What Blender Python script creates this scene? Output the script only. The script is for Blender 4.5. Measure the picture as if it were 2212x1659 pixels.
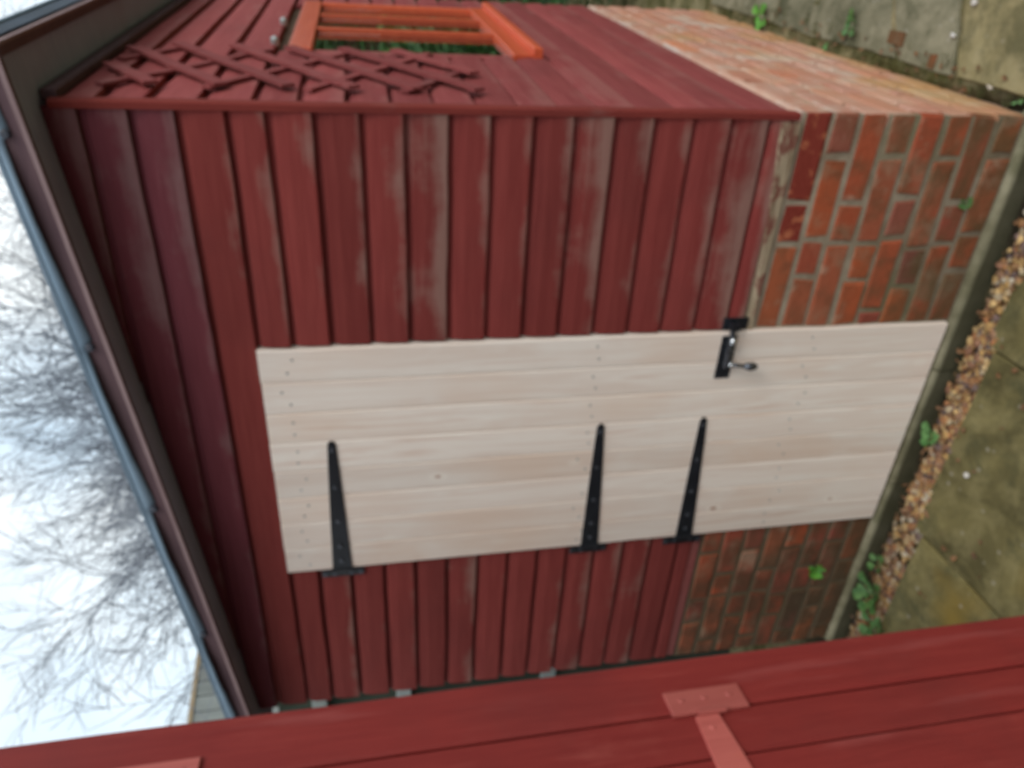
import bpy, math, random
from mathutils import Vector, Matrix, noise
random.seed(11)
scn = bpy.context.scene
for o in list(bpy.data.objects): bpy.data.objects.remove(o)

# ------------------------------------------------------------------ camera
CAM = Vector((0.3153, -1.7871, 1.7674))
YAW, PITCH, ROLL, FPX = 0.54136, 0.18659, -0.05243, 1582.26
d = Vector((-math.sin(YAW)*math.cos(PITCH), math.cos(YAW)*math.cos(PITCH), -math.sin(PITCH)))
r = Vector((math.cos(YAW), math.sin(YAW), 0)); u = r.cross(d)
r2 = r*math.cos(ROLL)+u*math.sin(ROLL); u2 = -r*math.sin(ROLL)+u*math.cos(ROLL)
cam = bpy.data.cameras.new("camera"); camo = bpy.data.objects.new("camera", cam); scn.collection.objects.link(camo)
X, Y, Z = -u2, r2, -d            # the phone was held on its side: picture right is world down
camo.matrix_world = Matrix(((X.x, Y.x, Z.x, CAM.x), (X.y, Y.y, Z.y, CAM.y), (X.z, Y.z, Z.z, CAM.z), (0, 0, 0, 1)))
cam.sensor_width = 36.0; cam.lens = 36.0*FPX/2212.0
cam.clip_start = 0.02; cam.clip_end = 500
cam.dof.use_dof = True; cam.dof.focus_distance = 0.15; cam.dof.aperture_fstop = 24.0   # the phone focused far too near
scn.camera = camo

# ------------------------------------------------------------------ sky and sun (overcast)
SUN_EL, SUN_AZ = math.radians(42), math.radians(118)       # azimuth clockwise from +y
w = bpy.data.worlds.new("World"); scn.world = w; w.use_nodes = True
nt = w.node_tree; nt.nodes.clear()
sky = nt.nodes.new('ShaderNodeTexSky'); sky.sky_type = 'NISHITA'; sky.sun_disc = False
sky.sun_elevation = SUN_EL; sky.sun_rotation = SUN_AZ; sky.air_density = 1.5; sky.dust_density = 3.0
cl = nt.nodes.new('ShaderNodeTexNoise'); cl.inputs['Scale'].default_value = 2.2; cl.inputs['Detail'].default_value = 3
cr = nt.nodes.new('ShaderNodeValToRGB')
cr.color_ramp.elements[0].position = .36; cr.color_ramp.elements[0].color = (.56, .72, .86, 1)
cr.color_ramp.elements[1].position = .58; cr.color_ramp.elements[1].color = (.96, 1.0, 1.0, 1)
tc = nt.nodes.new('ShaderNodeTexCoord')
sc = nt.nodes.new('ShaderNodeVectorMath'); sc.operation = 'SCALE'; sc.inputs['Scale'].default_value = 11.0
mx = nt.nodes.new('ShaderNodeMix'); mx.data_type = 'RGBA'; mx.inputs[0].default_value = .82
bg = nt.nodes.new('ShaderNodeBackground'); bg.inputs['Strength'].default_value = 0.11
wo = nt.nodes.new('ShaderNodeOutputWorld')
L = nt.links.new
L(tc.outputs['Generated'], cl.inputs['Vector']); L(cl.outputs['Fac'], cr.inputs['Fac']); L(cr.outputs['Color'], sc.inputs[0])
L(sky.outputs['Color'], mx.inputs[6]); L(sc.outputs['Vector'], mx.inputs[7]); L(mx.outputs[2], bg.inputs['Color']); L(bg.outputs[0], wo.inputs[0])
sl = bpy.data.lights.new("sun", 'SUN'); so = bpy.data.objects.new("sun", sl); scn.collection.objects.link(so)
sl.energy = 1.15; sl.angle = math.radians(25); sl.color = (1, .95, .88)
sd = Vector((math.sin(SUN_AZ)*math.cos(SUN_EL), math.cos(SUN_AZ)*math.cos(SUN_EL), math.sin(SUN_EL)))
so.rotation_euler = sd.to_track_quat('Z', 'Y').to_euler(); so.location = (0, 0, 8)
scn.view_settings.view_transform = 'Standard'; scn.view_settings.look = 'None'
scn.view_settings.exposure = 0.25; scn.view_settings.gamma = 1; scn.view_settings.use_curve_mapping = False
scn.cycles.max_bounces = 6; scn.cycles.use_denoising = True

# ------------------------------------------------------------------ helpers
COL = scn.collection
def tag(o, label=None, cat=None, group=None, kind=None):
    if label: o['label'] = label
    if cat: o['category'] = cat
    if group: o['group'] = group
    if kind: o['kind'] = kind
    return o
def empty(name, loc):
    o = bpy.data.objects.new(name, None); COL.objects.link(o); o.location = loc; o.empty_display_size = .1
    o['_w'] = [loc[0], loc[1], loc[2]]
    return o
def worldloc(o):
    l = Vector((0, 0, 0))
    while o is not None: l += Vector(o.location); o = o.parent
    return l
class MB:
    def __init__(s): s.v = []; s.f = []; s.uv = []; s.mi = []; s.col = []; s.useuv = False
    def add(s, vs, fs, uvs=None, mi=0, col=None):
        b = len(s.v); s.v += [tuple(v) for v in vs]
        for f in fs:
            s.f.append([b+i for i in f]); s.mi.append(mi)
            if col is not None: s.col.append((len(s.f)-1, col))
        if uvs is not None: s.useuv = True
        s.uv += list(uvs) if uvs is not None else [(0, 0)]*len(vs)
        return s
    def box(s, fr, a0, a1, o0, o1, z0, z1, mi=0, ch=0.0, col=None):
        """fr: frame with axes a (along), o (outward), z. ch: chamfer of the outer face"""
        P = fr.p
        if ch <= 0:
            vs = [P(a, o, z) for o in (o0, o1) for z in (z0, z1) for a in (a0, a1)]
            fs = [(0, 1, 3, 2), (4, 6, 7, 5), (0, 4, 5, 1), (2, 3, 7, 6), (0, 2, 6, 4), (1, 5, 7, 3)]
        else:
            om = o1-ch if o1 > o0 else o1+ch
            vs = [P(a, o0, z) for z in (z0, z1) for a in (a0, a1)] + [P(a, om, z) for z in (z0, z1) for a in (a0, a1)] + \
                 [P(a, o1, z) for z in (z0+ch, z1-ch) for a in (a0+ch, a1-ch)]
            fs = [(0, 1, 3, 2), (8, 10, 11, 9), (0, 4, 5, 1), (2, 3, 7, 6), (0, 2, 6, 4), (1, 5, 7, 3),
                  (4, 8, 9, 5), (6, 7, 11, 10), (4, 6, 10, 8), (5, 9, 11, 7)]
        return s.add(vs, fs, None, mi, col)
    def prism(s, prof, path_a, fr, mi=0, wob=0.0, seed=0, uvfn=None):
        """profile of (o,z) points swept along a values"""
        n = len(prof); vs = []; uvs = []
        z0 = min(p[1] for p in prof); z1 = max(p[1] for p in prof)
        for a in path_a:
            wz = wob*noise.noise(Vector((a*3.1, seed*7.7, 0))) + wob*.5*noise.noise(Vector((a*11., seed*3.3, 4)))
            wo_ = wob*.6*noise.noise(Vector((a*2.3, seed*5.1, 9)))
            for (o, z) in prof:
                k = 1.0 - (z-z0)/(z1-z0)
                vs.append(fr.p(a, o+wo_, z+wz*k)); uvs.append((a, (z-z0)/(z1-z0)))
        fs = []
        for i in range(len(path_a)-1):
            for j in range(n):
                k = (j+1) % n
                fs.append((i*n+j, i*n+k, (i+1)*n+k, (i+1)*n+j))
        fs.append(tuple(range(n))); m = (len(path_a)-1)*n
        fs.append(tuple(m+i for i in reversed(range(n))))
        return s.add(vs, fs, uvs, mi)
    def tube(s, pts, rads, n=6, mi=0, caps=True):
        vs = []; prev = None
        for i, p in enumerate(pts):
            p = Vector(p); t = (Vector(pts[min(i+1, len(pts)-1)])-Vector(pts[max(i-1, 0)])).normalized()
            if prev is None:
                a = t.cross(Vector((0, 0, 1)));
                if a.length < .1: a = t.cross(Vector((1, 0, 0)))
            else: a = prev-t*prev.dot(t)
            a.normalize(); prev = a; b = t.cross(a)
            for k in range(n):
                q = 2*math.pi*k/n; vs.append(p+(a*math.cos(q)+b*math.sin(q))*rads[i])
        fs = [(i*n+k, i*n+(k+1) % n, (i+1)*n+(k+1) % n, (i+1)*n+k) for i in range(len(pts)-1) for k in range(n)]
        if caps: fs += [tuple(reversed(range(n))), tuple((len(pts)-1)*n+k for k in range(n))]
        return s.add(vs, fs, None, mi)
    def build(s, name, mats, parent=None, smooth=False, fix=True):
        me = bpy.data.meshes.new(name)
        off = worldloc(parent) if parent is not None else Vector((0, 0, 0))
        c = Vector((0, 0, 0))
        for v in s.v: c += Vector(v)
        c /= max(1, len(s.v))
        me.from_pydata([tuple(Vector(v)-c) for v in s.v], [], s.f)
        if not isinstance(mats, (list, tuple)): mats = [mats]
        for m in mats: me.materials.append(m)
        if len(mats) > 1: me.polygons.foreach_set('material_index', s.mi)
        if smooth: me.polygons.foreach_set('use_smooth', [True]*len(me.polygons))
        if s.useuv:
            ul = me.uv_layers.new(name='UVMap')
            for lp in me.loops: ul.data[lp.index].uv = s.uv[lp.vertex_index]
        if s.col:
            ca = me.color_attributes.new('tint', 'FLOAT_COLOR', 'CORNER')
            cm = dict(s.col)
            for p in me.polygons:
                c4 = cm.get(p.index, (1, 1, 1, 1))
                for li in p.loop_indices: ca.data[li].color = c4
        me.update()
        if fix:
            import bmesh
            bm = bmesh.new(); bm.from_mesh(me); bmesh.ops.recalc_face_normals(bm, faces=bm.faces); bm.to_mesh(me); bm.free()
        o = bpy.data.objects.new(name, me); COL.objects.link(o); o.location = c-off
        if parent is not None: o.parent = parent
        return o
class Frame:
    def __init__(s, org, a, o): s.org = Vector(org); s.a = Vector(a).normalized(); s.o = Vector(o).normalized()
    def p(s, a, o, z): return s.org + s.a*a + s.o*o + Vector((0, 0, z))
    def mat(s):
        return Matrix(((s.a.x, s.o.x, 0, 0), (s.a.y, s.o.y, 0, 0), (0, 0, 1, 0), (0, 0, 0, 1)))
FRONT = Frame((0, 0, 0), (1, 0, 0), (0, -1, 0))
A = math.radians(3.2)
SIDE = Frame((0, 0, 0), (math.sin(A), math.cos(A), 0), (math.cos(A), -math.sin(A), 0))
WORLD = Frame((0, 0, 0), (1, 0, 0), (0, 1, 0))

# ------------------------------------------------------------------ materials
class NT:
    def __init__(s, name, rough=.7, spec=.3):
        s.m = bpy.data.materials.new(name); s.m.use_nodes = True; s.t = s.m.node_tree
        s.b = s.t.nodes['Principled BSDF']; s.b.inputs['Roughness'].default_value = rough
        s.b.inputs['Specular IOR Level'].default_value = spec
    def n(s, t, **k):
        x = s.t.nodes.new(t)
        for a, b in k.items():
            if a in x.inputs: x.inputs[a].default_value = b
            else: setattr(x, a, b)
        return x
    def l(s, a, b): s.t.links.new(a, b)
    def tex(s, src='Object', scale=(1, 1, 1), rand=True):
        t = s.n('ShaderNodeTexCoord'); mp = s.n('ShaderNodeMapping'); mp.inputs['Scale'].default_value = scale
        s.l(t.outputs[src], mp.inputs['Vector'])
        if rand:
            oi = s.n('ShaderNodeObjectInfo'); ml = s.n('ShaderNodeMath', operation='MULTIPLY'); ml.inputs[1].default_value = 37.0
            s.l(oi.outputs['Random'], ml.inputs[0]); s.l(ml.outputs[0], mp.inputs['Location'])
        return mp.outputs['Vector']
    def noise(s, vec, scale, detail=4, rough=.55, dist=0):
        x = s.n('ShaderNodeTexNoise'); x.inputs['Scale'].default_value = scale; x.inputs['Detail'].default_value = detail
        x.inputs['Roughness'].default_value = rough; x.inputs['Distortion'].default_value = dist
        s.l(vec, x.inputs['Vector']); return x.outputs['Fac']
    def ramp(s, fac, stops, interp='LINEAR'):
        x = s.n('ShaderNodeValToRGB'); x.color_ramp.interpolation = interp; e = x.color_ramp.elements
        while len(e) < len(stops): e.new(.5)
        for i, (p, c) in enumerate(stops):
            e[i].position = p; e[i].color = (c[0], c[1], c[2], 1) if len(c) >= 3 else (c[0],)*3+(1,)
        s.l(fac, x.inputs['Fac']); return x.outputs['Color']
    def g(s, fac, lo, hi): return s.ramp(fac, [(lo, (0,)), (hi, (1,))])
    def mix(s, fac, a, b, mode='MIX'):
        x = s.n('ShaderNodeMix', data_type='RGBA', blend_type=mode)
        for i, v in ((0, fac), (6, a), (7, b)):
            if isinstance(v, (int, float)): x.inputs[i].default_value = v
            elif isinstance(v, tuple): x.inputs[i].default_value = v+(1,) if len(v) == 3 else v
            else: s.l(v, x.inputs[i])
        return x.outputs[2]
    def math(s, op, a, b):
        x = s.n('ShaderNodeMath', operation=op)
        for i, v in ((0, a), (1, b)):
            if isinstance(v, (int, float)): x.inputs[i].default_value = v
            else: s.l(v, x.inputs[i])
        return x.outputs[0]
    def bump(s, h, strength=.3, dist=.01):
        x = s.n('ShaderNodeBump'); x.inputs['Strength'].default_value = strength; x.inputs['Distance'].default_value = dist
        s.l(h, x.inputs['Height']); s.l(x.outputs[0], s.b.inputs['Normal'])
    def out(s, c, rough=None):
        if isinstance(c, tuple): s.b.inputs['Base Color'].default_value = c+(1,)
        else: s.l(c, s.b.inputs['Base Color'])
        return s.m

def painted(name, c1, c2, worn=(.30, .235, .215), wear=.5, knots=False, axis='x', edge=True, rough=.82, spec=.12, dirt=.25):
    """Translucent red stain on rough boards: grain, thin spots, bare patches towards the drip edge (v near 0)."""
    t = NT(name, rough, spec)
    sc_ = {'x': (1.2, 14, 14), 'y': (14, 1.2, 14), 'z': (14, 14, 1.2)}[axis]
    v = t.tex('Object', sc_); big = t.tex('Object', (1, 1, 1))
    grain = t.noise(v, 4.0, 6, .6, .4)
    fine = t.noise(v, 14.0, 4, .6)
    col = t.mix(t.g(grain, .3, .7), c1, c2)
    oi = t.n('ShaderNodeObjectInfo')
    hsv = t.n('ShaderNodeHueSaturation'); t.l(col, hsv.inputs['Color'])
    mr = t.n('ShaderNodeMapRange'); t.l(oi.outputs['Random'], mr.inputs['Value']); mr.inputs['To Min'].default_value = .84; mr.inputs['To Max'].default_value = 1.14
    t.l(mr.outputs[0], hsv.inputs['Value']); col = hsv.outputs['Color']
    blot = t.noise(big, 5.0, 5, .6)
    if edge:
        uv = t.n('ShaderNodeTexCoord'); sx = t.n('ShaderNodeSeparateXYZ'); t.l(uv.outputs['UV'], sx.inputs[0])
        em = t.ramp(sx.outputs['Y'], [(0., (.42,)), (.14, (.30,)), (.38, (.06,)), (.6, (0.,))])
        xr = t.n('ShaderNodeMapRange'); t.l(sx.outputs['X'], xr.inputs['Value'])
        xr.inputs['From Min'].default_value = -1.0; xr.inputs['From Max'].default_value = 0.0
        xr.inputs['To Min'].default_value = -.10; xr.inputs['To Max'].default_value = .10
        s_ = t.math('ADD', t.math('ADD', blot, t.math('MULTIPLY', em, .75)), xr.outputs[0])
        s_ = t.math('ADD', s_, t.math('MULTIPLY', t.math('SUBTRACT', grain, .5), .35))
        s_ = t.math('ADD', s_, t.math('MULTIPLY', t.math('SUBTRACT', t.math('FRACT', t.math('MULTIPLY', oi.outputs['Random'], 7.31), 0), .62), .30))
        f = t.math('MULTIPLY', t.g(s_, .66, .92), wear)
    else:
        s_ = t.math('ADD', blot, t.math('MULTIPLY', t.math('SUBTRACT', grain, .5), .5))
        f = t.math('MULTIPLY', t.g(s_, .6, .85), wear)
    col = t.mix(f, col, worn)
    dk = t.math('MULTIPLY', t.g(t.noise(big, 2.3, 4, .6), .5, .75), dirt)
    col = t.mix(dk, col, (.07, .022, .022))
    if knots:
        k = t.tex('Object', (1, 1, .5)); vo = t.n('ShaderNodeTexVoronoi'); vo.inputs['Scale'].default_value = 3.4; t.l(k, vo.inputs['Vector'])
        col = t.mix(t.ramp(vo.outputs['Distance'], [(0., (.75,)), (.025, (.4,)), (.045, (0,))]), col, (.08, .012, .015))
        sc2 = t.tex('Object', (9, 9, 1.0)); col = t.mix(t.math('MULTIPLY', t.g(t.noise(sc2, 2.2, 4), .60, .78), .22), col, (.5, .18, .17))
    t.bump(t.math('ADD', grain, t.math('MULTIPLY', fine, .5)), .35, .004)
    return t.out(col)

M = {}
M['board'] = painted('red_stained_board', (.175, .031, .028), (.215, .043, .038), worn=(.27, .18, .15), wear=.62)
M['board_glare'] = painted('glare_tinted_board', (.125, .030, .038), (.155, .040, .050), worn=(.24, .17, .16), wear=.45)  # lens glare over the top boards, painted in as a purple tint
M['side_board'] = painted('lit_red_side_board', (.22, .046, .047), (.26, .062, .060), worn=(.30, .14, .125), wear=.35, axis='y')  # stronger light on the side wall put into a brighter, pinker red
M['batten'] = painted('red_batten', (.165, .028, .024), (.20, .038, .03), axis='z', edge=False, wear=.3)
M['panel'] = painted('red_shed_plank', (.18, .020, .018), (.222, .028, .024), worn=(.36, .10, .08), axis='z', edge=False, wear=.3, knots=True, rough=.6, spec=.2, dirt=.4)
M['pinkmetal'] = painted('pink_painted_iron', (.36, .078, .066), (.43, .105, .088), worn=(.40, .075, .03), axis='z', edge=False, wear=.5, rough=.5, spec=.4, dirt=.05)
M['fascia'] = painted('brown_fascia', (.10, .062, .072), (.13, .082, .09), worn=(.16, .12, .12), axis='x', edge=False, wear=.4)
M['bead'] = painted('worn_bead', (.22, .15, .155), (.30, .22, .22), worn=(.35, .28, .27), axis='x', edge=False, wear=.5)
M['soffit'] = painted('glare_lifted_soffit', (.32, .35, .48), (.38, .41, .54), axis='x', edge=False, wear=.2)  # bluish and pale: glare over the shaded underside put into its colour
def barewood():
    t = NT('patchy_bare_batten', .85, .15); v = t.tex('Object', (1.5, 22, 22)); n1 = t.noise(v, 4, 5); b = t.tex('Object', (1, 1, 2)); n2 = t.noise(b, 13, 5, .65)
    c = t.mix(t.g(n1, .35, .65), (.19, .14, .09), (.40, .33, .23)); c = t.mix(t.math('MULTIPLY', t.g(n2, .50, .60), .85), c, (.15, .04, .032)); t.bump(n1, .4, .004); return t.out(c)
M['barestrip'] = barewood()
M['bare'] = painted('weathered_bare_wood', (.30, .23, .15), (.42, .34, .23), worn=(.15, .03, .025), axis='x', edge=False, wear=.95, dirt=.5)
M['orange'] = painted('orange_window_paint', (.50, .075, .03), (.58, .105, .04), worn=(.68, .22, .17), axis='y', edge=False, wear=.4, rough=.4, spec=.4, dirt=.05)
M['orange_side'] = M['orange']
def metal0(name, c, rough):
    t = NT(name, rough, .3); v = t.tex('Object', (1, 1, 1)); t.bump(t.noise(v, 200, 2), .3, .002)
    return t.out(t.mix(t.g(t.noise(v, 5, 4), .35, .7), c, tuple(1.6*x for x in c)))
def felt():
    t = NT('mineral_felt', .75, .3); v = t.tex('Object', (1, 1, 1))
    c = t.mix(t.g(t.noise(v, 3, 4), .35, .7), (.13, .19, .25), (.21, .29, .37)); t.bump(t.noise(v, 220, 2), .3, .002); return t.out(c)
M['felt'] = felt()
M['felt_dark'] = metal0('dark_felt', (.02, .032, .05), .7)
def pine():
    t = NT('new_pine', .6, .25)
    v = t.tex('Object', (18, 18, 1.0)); g1 = t.noise(v, 1.6, 5, .55, .6)
    b = t.tex('Object', (1, 1, .6))
    c = t.ramp(g1, [(.28, (.73, .57, .48)), (.42, (.88, .80, .73)), (.60, (.80, .68, .60)), (.75, (.90, .86, .80))])
    oi = t.n('ShaderNodeObjectInfo'); hs = t.n('ShaderNodeHueSaturation'); t.l(c, hs.inputs['Color'])
    mr = t.n('ShaderNodeMapRange'); t.l(oi.outputs['Random'], mr.inputs['Value']); mr.inputs['To Min'].default_value = .88; mr.inputs['To Max'].default_value = 1.06
    t.l(mr.outputs[0], hs.inputs['Value']); c = hs.outputs['Color']
    c = t.mix(t.math('MULTIPLY', t.g(t.noise(b, 2.6, 3), .5, .72), .55), c, (.74, .55, .43))
    c = t.mix(t.math('MULTIPLY', t.g(t.noise(b, 6.5, 3), .58, .75), .4), c, (.86, .83, .78))
    # knots
    k = t.tex('Object', (1, 1, .55)); vo = t.n('ShaderNodeTexVoronoi'); vo.inputs['Scale'].default_value = 7.5; t.l(k, vo.inputs['Vector'])
    vo.inputs['Randomness'].default_value = 1
    c = t.mix(t.ramp(vo.outputs['Distance'], [(0., (1,)), (.035, (.8,)), (.065, (0,))]), c, (.40, .21, .13))
    c = t.mix(t.ramp(vo.outputs['Distance'], [(.05, (0,)), (.075, (.5,)), (.15, (0,))]), c, (.90, .84, .76))
    t.bump(g1, .12, .002)
    return t.out(c)
M['pine'] = pine()
def brick():
    t = NT('red_brick', .85, .2); v = t.tex('Object', (1, 1, 1)); oi = t.n('ShaderNodeObjectInfo')
    c = t.ramp(oi.outputs['Random'], [(0, (.30, .065, .032)), (.18, (.36, .085, .032)), (.36, (.24, .055, .04)), (.5, (.33, .08, .04)), (.64, (.30, .10, .05)), (.78, (.19, .058, .048)), (.9, (.38, .10, .035)), (1, (.27, .08, .045))])
    c = t.mix(t.math('MULTIPLY', t.g(t.noise(v, 14, 5), .42, .68), .6), c, (.17, .07, .036))
    c = t.mix(t.math('MULTIPLY', t.g(t.noise(v, 11, 6), .58, .70), .55), c, (.36, .28, .20))
    gm = t.n('ShaderNodeNewGeometry'); sp = t.n('ShaderNodeSeparateXYZ'); t.l(gm.outputs['Position'], sp.inputs[0])
    wp = t.n('ShaderNodeTexNoise'); wp.inputs['Scale'].default_value = 5.5; wp.inputs['Detail'].default_value = 6; wp.inputs['Roughness'].default_value = .65; t.l(gm.outputs['Position'], wp.inputs['Vector'])
    c = t.mix(t.math('MULTIPLY', t.g(wp.outputs['Fac'], .52, .66), .5), c, (.26, .20, .13))
    c = t.mix(t.math('MULTIPLY', t.ramp(wp.outputs['Fac'], [(.32, (1,)), (.42, (0,))]), .55), c, (.10, .05, .03))
    # moss and splash dirt close to the ground and at the damp left end
    lo = t.n('ShaderNodeMapRange'); t.l(sp.outputs['Z'], lo.inputs['Value']); lo.inputs['From Min'].default_value = .42; lo.inputs['From Max'].default_value = 0.; 
    wn = t.noise(t.tex('Object', (1, 1, 1), True), 7, 4)
    f = t.g(t.math('ADD', t.math('MULTIPLY', lo.outputs[0], .33), t.math('MULTIPLY', wn, .8)), .45, .72)
    c = t.mix(t.math('MULTIPLY', f, .7), c, (.075, .060, .026))
    lx = t.n('ShaderNodeMapRange'); t.l(sp.outputs['X'], lx.inputs['Value']); lx.inputs['From Min'].default_value = -1.2; lx.inputs['From Max'].default_value = -1.7
    f2 = t.math('MULTIPLY', t.math('MULTIPLY', lx.outputs[0], t.g(wn, .3, .55)), .7)
    c = t.mix(f2, c, (.06, .042, .025))
    t.bump(t.noise(v, 60, 4), .6, .006)
    return t.out(c)
M['brick'] = brick()
def paint_brick():
    t = NT('paint_splashed_brick', .8, .2); v = t.tex('Object', (1, 1, 1))
    c = t.mix(t.g(t.noise(v, 20, 6, .7, .8), .52, .60), (.19, .03, .02), (.38, .12, .06)); t.bump(t.noise(v, 60, 4), .6, .006); return t.out(c)
M['paint_brick'] = paint_brick()
def brick_side():
    t = NT('lime_bloomed_brick', .85, .2); v = t.tex('Object', (1, 1, 1)); oi = t.n('ShaderNodeObjectInfo')
    c = t.ramp(oi.outputs['Random'], [(0, (.42, .15, .085)), (.3, (.47, .18, .085)), (.45, (.38, .15, .10)), (.62, (.52, .24, .12)), (.8, (.40, .14, .08)), (.93, (.55, .17, .05)), (1, (.26, .22, .20))])
    c = t.mix(t.math('MULTIPLY', t.g(t.noise(v, 6, 5), .4, .7), .65), c, (.50, .34, .27))
    c = t.mix(.28, c, (.48, .31, .26))
    gm = t.n('ShaderNodeNewGeometry'); n3 = t.n('ShaderNodeTexNoise'); n3.inputs['Scale'].default_value = 6; n3.inputs['Detail'].default_value = 5; t.l(gm.outputs['Position'], n3.inputs['Vector'])
    c = t.mix(t.math('MULTIPLY', t.g(n3.outputs['Fac'], .52, .64), .6), c, (.50, .43, .36))
    n4 = t.n('ShaderNodeTexNoise'); n4.inputs['Scale'].default_value = 4; n4.inputs['Detail'].default_value = 4; t.l(gm.outputs['Position'], n4.inputs['Vector']); sp = t.n('ShaderNodeSeparateXYZ'); t.l(gm.outputs['Position'], sp.inputs[0])
    lo = t.n('ShaderNodeMapRange'); t.l(sp.outputs['Z'], lo.inputs['Value']); lo.inputs['From Min'].default_value = .3; lo.inputs['From Max'].default_value = 0.
    c = t.mix(t.math('MULTIPLY', t.g(t.math('ADD', t.math('MULTIPLY', lo.outputs[0], .3), n4.outputs['Fac']), .55, .8), .6), c, (.40, .24, .07))
    t.bump(t.noise(v, 60, 4), .6, .006)
    return t.out(c)
M['brick_side'] = brick_side()
def mortar(name, c1, c2, moss=(.13, .13, .06), mf=.6, low=False, damp=False):
    t = NT(name, .9, .15); v = t.tex('Object', (1, 1, 1), False)
    c = t.mix(t.g(t.noise(v, 8, 5), .35, .65), c1, c2)
    c = t.mix(t.math('MULTIPLY', t.g(t.noise(v, 3.2, 5), .5, .68), mf), c, moss)
    if damp:
        gm = t.n('ShaderNodeNewGeometry'); sp = t.n('ShaderNodeSeparateXYZ'); t.l(gm.outputs['Position'], sp.inputs[0])
        mr = t.n('ShaderNodeMapRange'); t.l(sp.outputs['X'], mr.inputs['Value']); mr.inputs['From Min'].default_value = -1.0; mr.inputs['From Max'].default_value = -1.5
        mz = t.n('ShaderNodeMapRange'); t.l(sp.outputs['Z'], mz.inputs['Value']); mz.inputs['From Min'].default_value = .4; mz.inputs['From Max'].default_value = 0.
        c = t.mix(t.math('MULTIPLY', t.math('MAXIMUM', mr.outputs[0], t.math('MULTIPLY', mz.outputs[0], .6)), .82), c, (.085, .062, .035))
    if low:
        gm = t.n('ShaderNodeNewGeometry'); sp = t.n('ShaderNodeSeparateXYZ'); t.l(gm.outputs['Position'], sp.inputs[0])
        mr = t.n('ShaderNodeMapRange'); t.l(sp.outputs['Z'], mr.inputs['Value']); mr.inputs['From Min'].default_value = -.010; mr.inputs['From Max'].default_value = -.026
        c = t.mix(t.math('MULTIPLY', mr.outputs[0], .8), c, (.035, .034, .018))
    t.bump(t.noise(v, 45, 5), .6, .006); return t.out(c)
M['mortar'] = mortar('grey_mortar', (.22, .175, .125), (.34, .29, .22), damp=True)
M['mortar_side'] = mortar('pale_mortar', (.38, .25, .17), (.46, .32, .23), mf=.1)
M['lime'] = mortar('lime_mortar', (.46, .25, .18), (.52, .34, .26), moss=(.58, .52, .47), mf=.8)
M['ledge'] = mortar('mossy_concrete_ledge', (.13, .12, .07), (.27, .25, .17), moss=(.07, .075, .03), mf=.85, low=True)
def slab(name, c1, c2, c3, amb=.35):
    t = NT(name, .88, .2); v = t.tex('Object', (1, 1, 1)); n1 = t.noise(v, 4.2, 8, .68, .9); n2 = t.noise(v, 13, 6, .65)
    c = t.mix(t.g(n1, .35, .65), c1, c2)
    c = t.mix(t.math('MULTIPLY', t.g(n2, .45, .7), .5), c, c3)
    c = t.mix(t.math('MULTIPLY', t.g(t.noise(v, 5.5, 8, .75, .3), .50, .62), .62), c, (.055, .058, .028))
    c = t.mix(t.math('MULTIPLY', t.g(t.noise(v, 1.7, 3), .58, .72), amb), c, (.26, .17, .03))
    vo = t.n('ShaderNodeTexVoronoi'); vo.inputs['Scale'].default_value = 16; t.l(v, vo.inputs['Vector'])
    c = t.mix(t.ramp(vo.outputs['Distance'], [(0, (.6,)), (.09, (.35,)), (.14, (0,))]), c, (.36, .34, .28))
    t.bump(t.math('ADD', n2, t.math('MULTIPLY', t.noise(v, 70, 4), .5)), .5, .006); return t.out(c)
M['slab'] = slab('mossy_slab', (.075, .064, .026), (.20, .17, .07), (.29, .25, .12), .8)
M['slab_grey'] = slab('grey_slab', (.10, .10, .06), (.25, .23, .155), (.33, .30, .21), .1)
M['slab_tan'] = slab('tan_slab', (.17, .145, .07), (.31, .265, .14), (.38, .33, .20), .1)
def soil():
    t = NT('damp_soil', .95, .1); v = t.tex('Object', (1, 1, 1), False)
    c = t.mix(t.g(t.noise(v, 12, 6), .35, .65), (.022, .017, .012), (.065, .055, .03))
    gm = t.n('ShaderNodeNewGeometry'); sp = t.n('ShaderNodeSeparateXYZ'); t.l(gm.outputs['Position'], sp.inputs[0]); mr = t.n('ShaderNodeMapRange'); t.l(sp.outputs['Y'], mr.inputs['Value']); mr.inputs['From Min'].default_value = .05; mr.inputs['From Max'].default_value = .35
    c = t.mix(mr.outputs[0], c, t.mix(t.g(t.noise(v, 9, 6), .38, .62), (.075, .07, .025), (.24, .20, .11)))
    t.bump(t.noise(v, 30, 5), .8, .02); return t.out(c)
M['soil'] = soil()
def tinted(name, rough=.8, mul=1.0):
    t = NT(name, rough, .3); a = t.n('ShaderNodeAttribute'); a.attribute_name = 'tint'; v = t.tex('Object', (1, 1, 1), False)
    c = t.mix(t.g(t.noise(v, 90, 3), .3, .7), a.outputs['Color'], (.12, .08, .05)); 
    c2 = t.mix(.55, c, a.outputs['Color']); return t.out(c2)
M['stone'] = tinted('pea_gravel', .6)
def metal(name, c, rough, met=.0, spec=.5):
    t = NT(name, rough, spec); t.b.inputs['Metallic'].default_value = met; v = t.tex('Object', (1, 1, 1))
    t.bump(t.noise(v, 50, 3), .15, .002); cc = t.mix(t.g(t.noise(v, 20, 4), .4, .7), c, tuple(x*1.5+.002 for x in c)); return t.out(cc)
M['black'] = metal('black_japanned_iron', (.008, .010, .014), .42)
M['gloss'] = metal('glossy_dark_steel', (.10, .11, .13), .16, .8, .9)
M['steel'] = metal('bright_steel', (.62, .66, .70), .12, 1.0)
M['zinc2'] = metal('greyed_screw', (.09, .10, .12), .3, .7)
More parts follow.
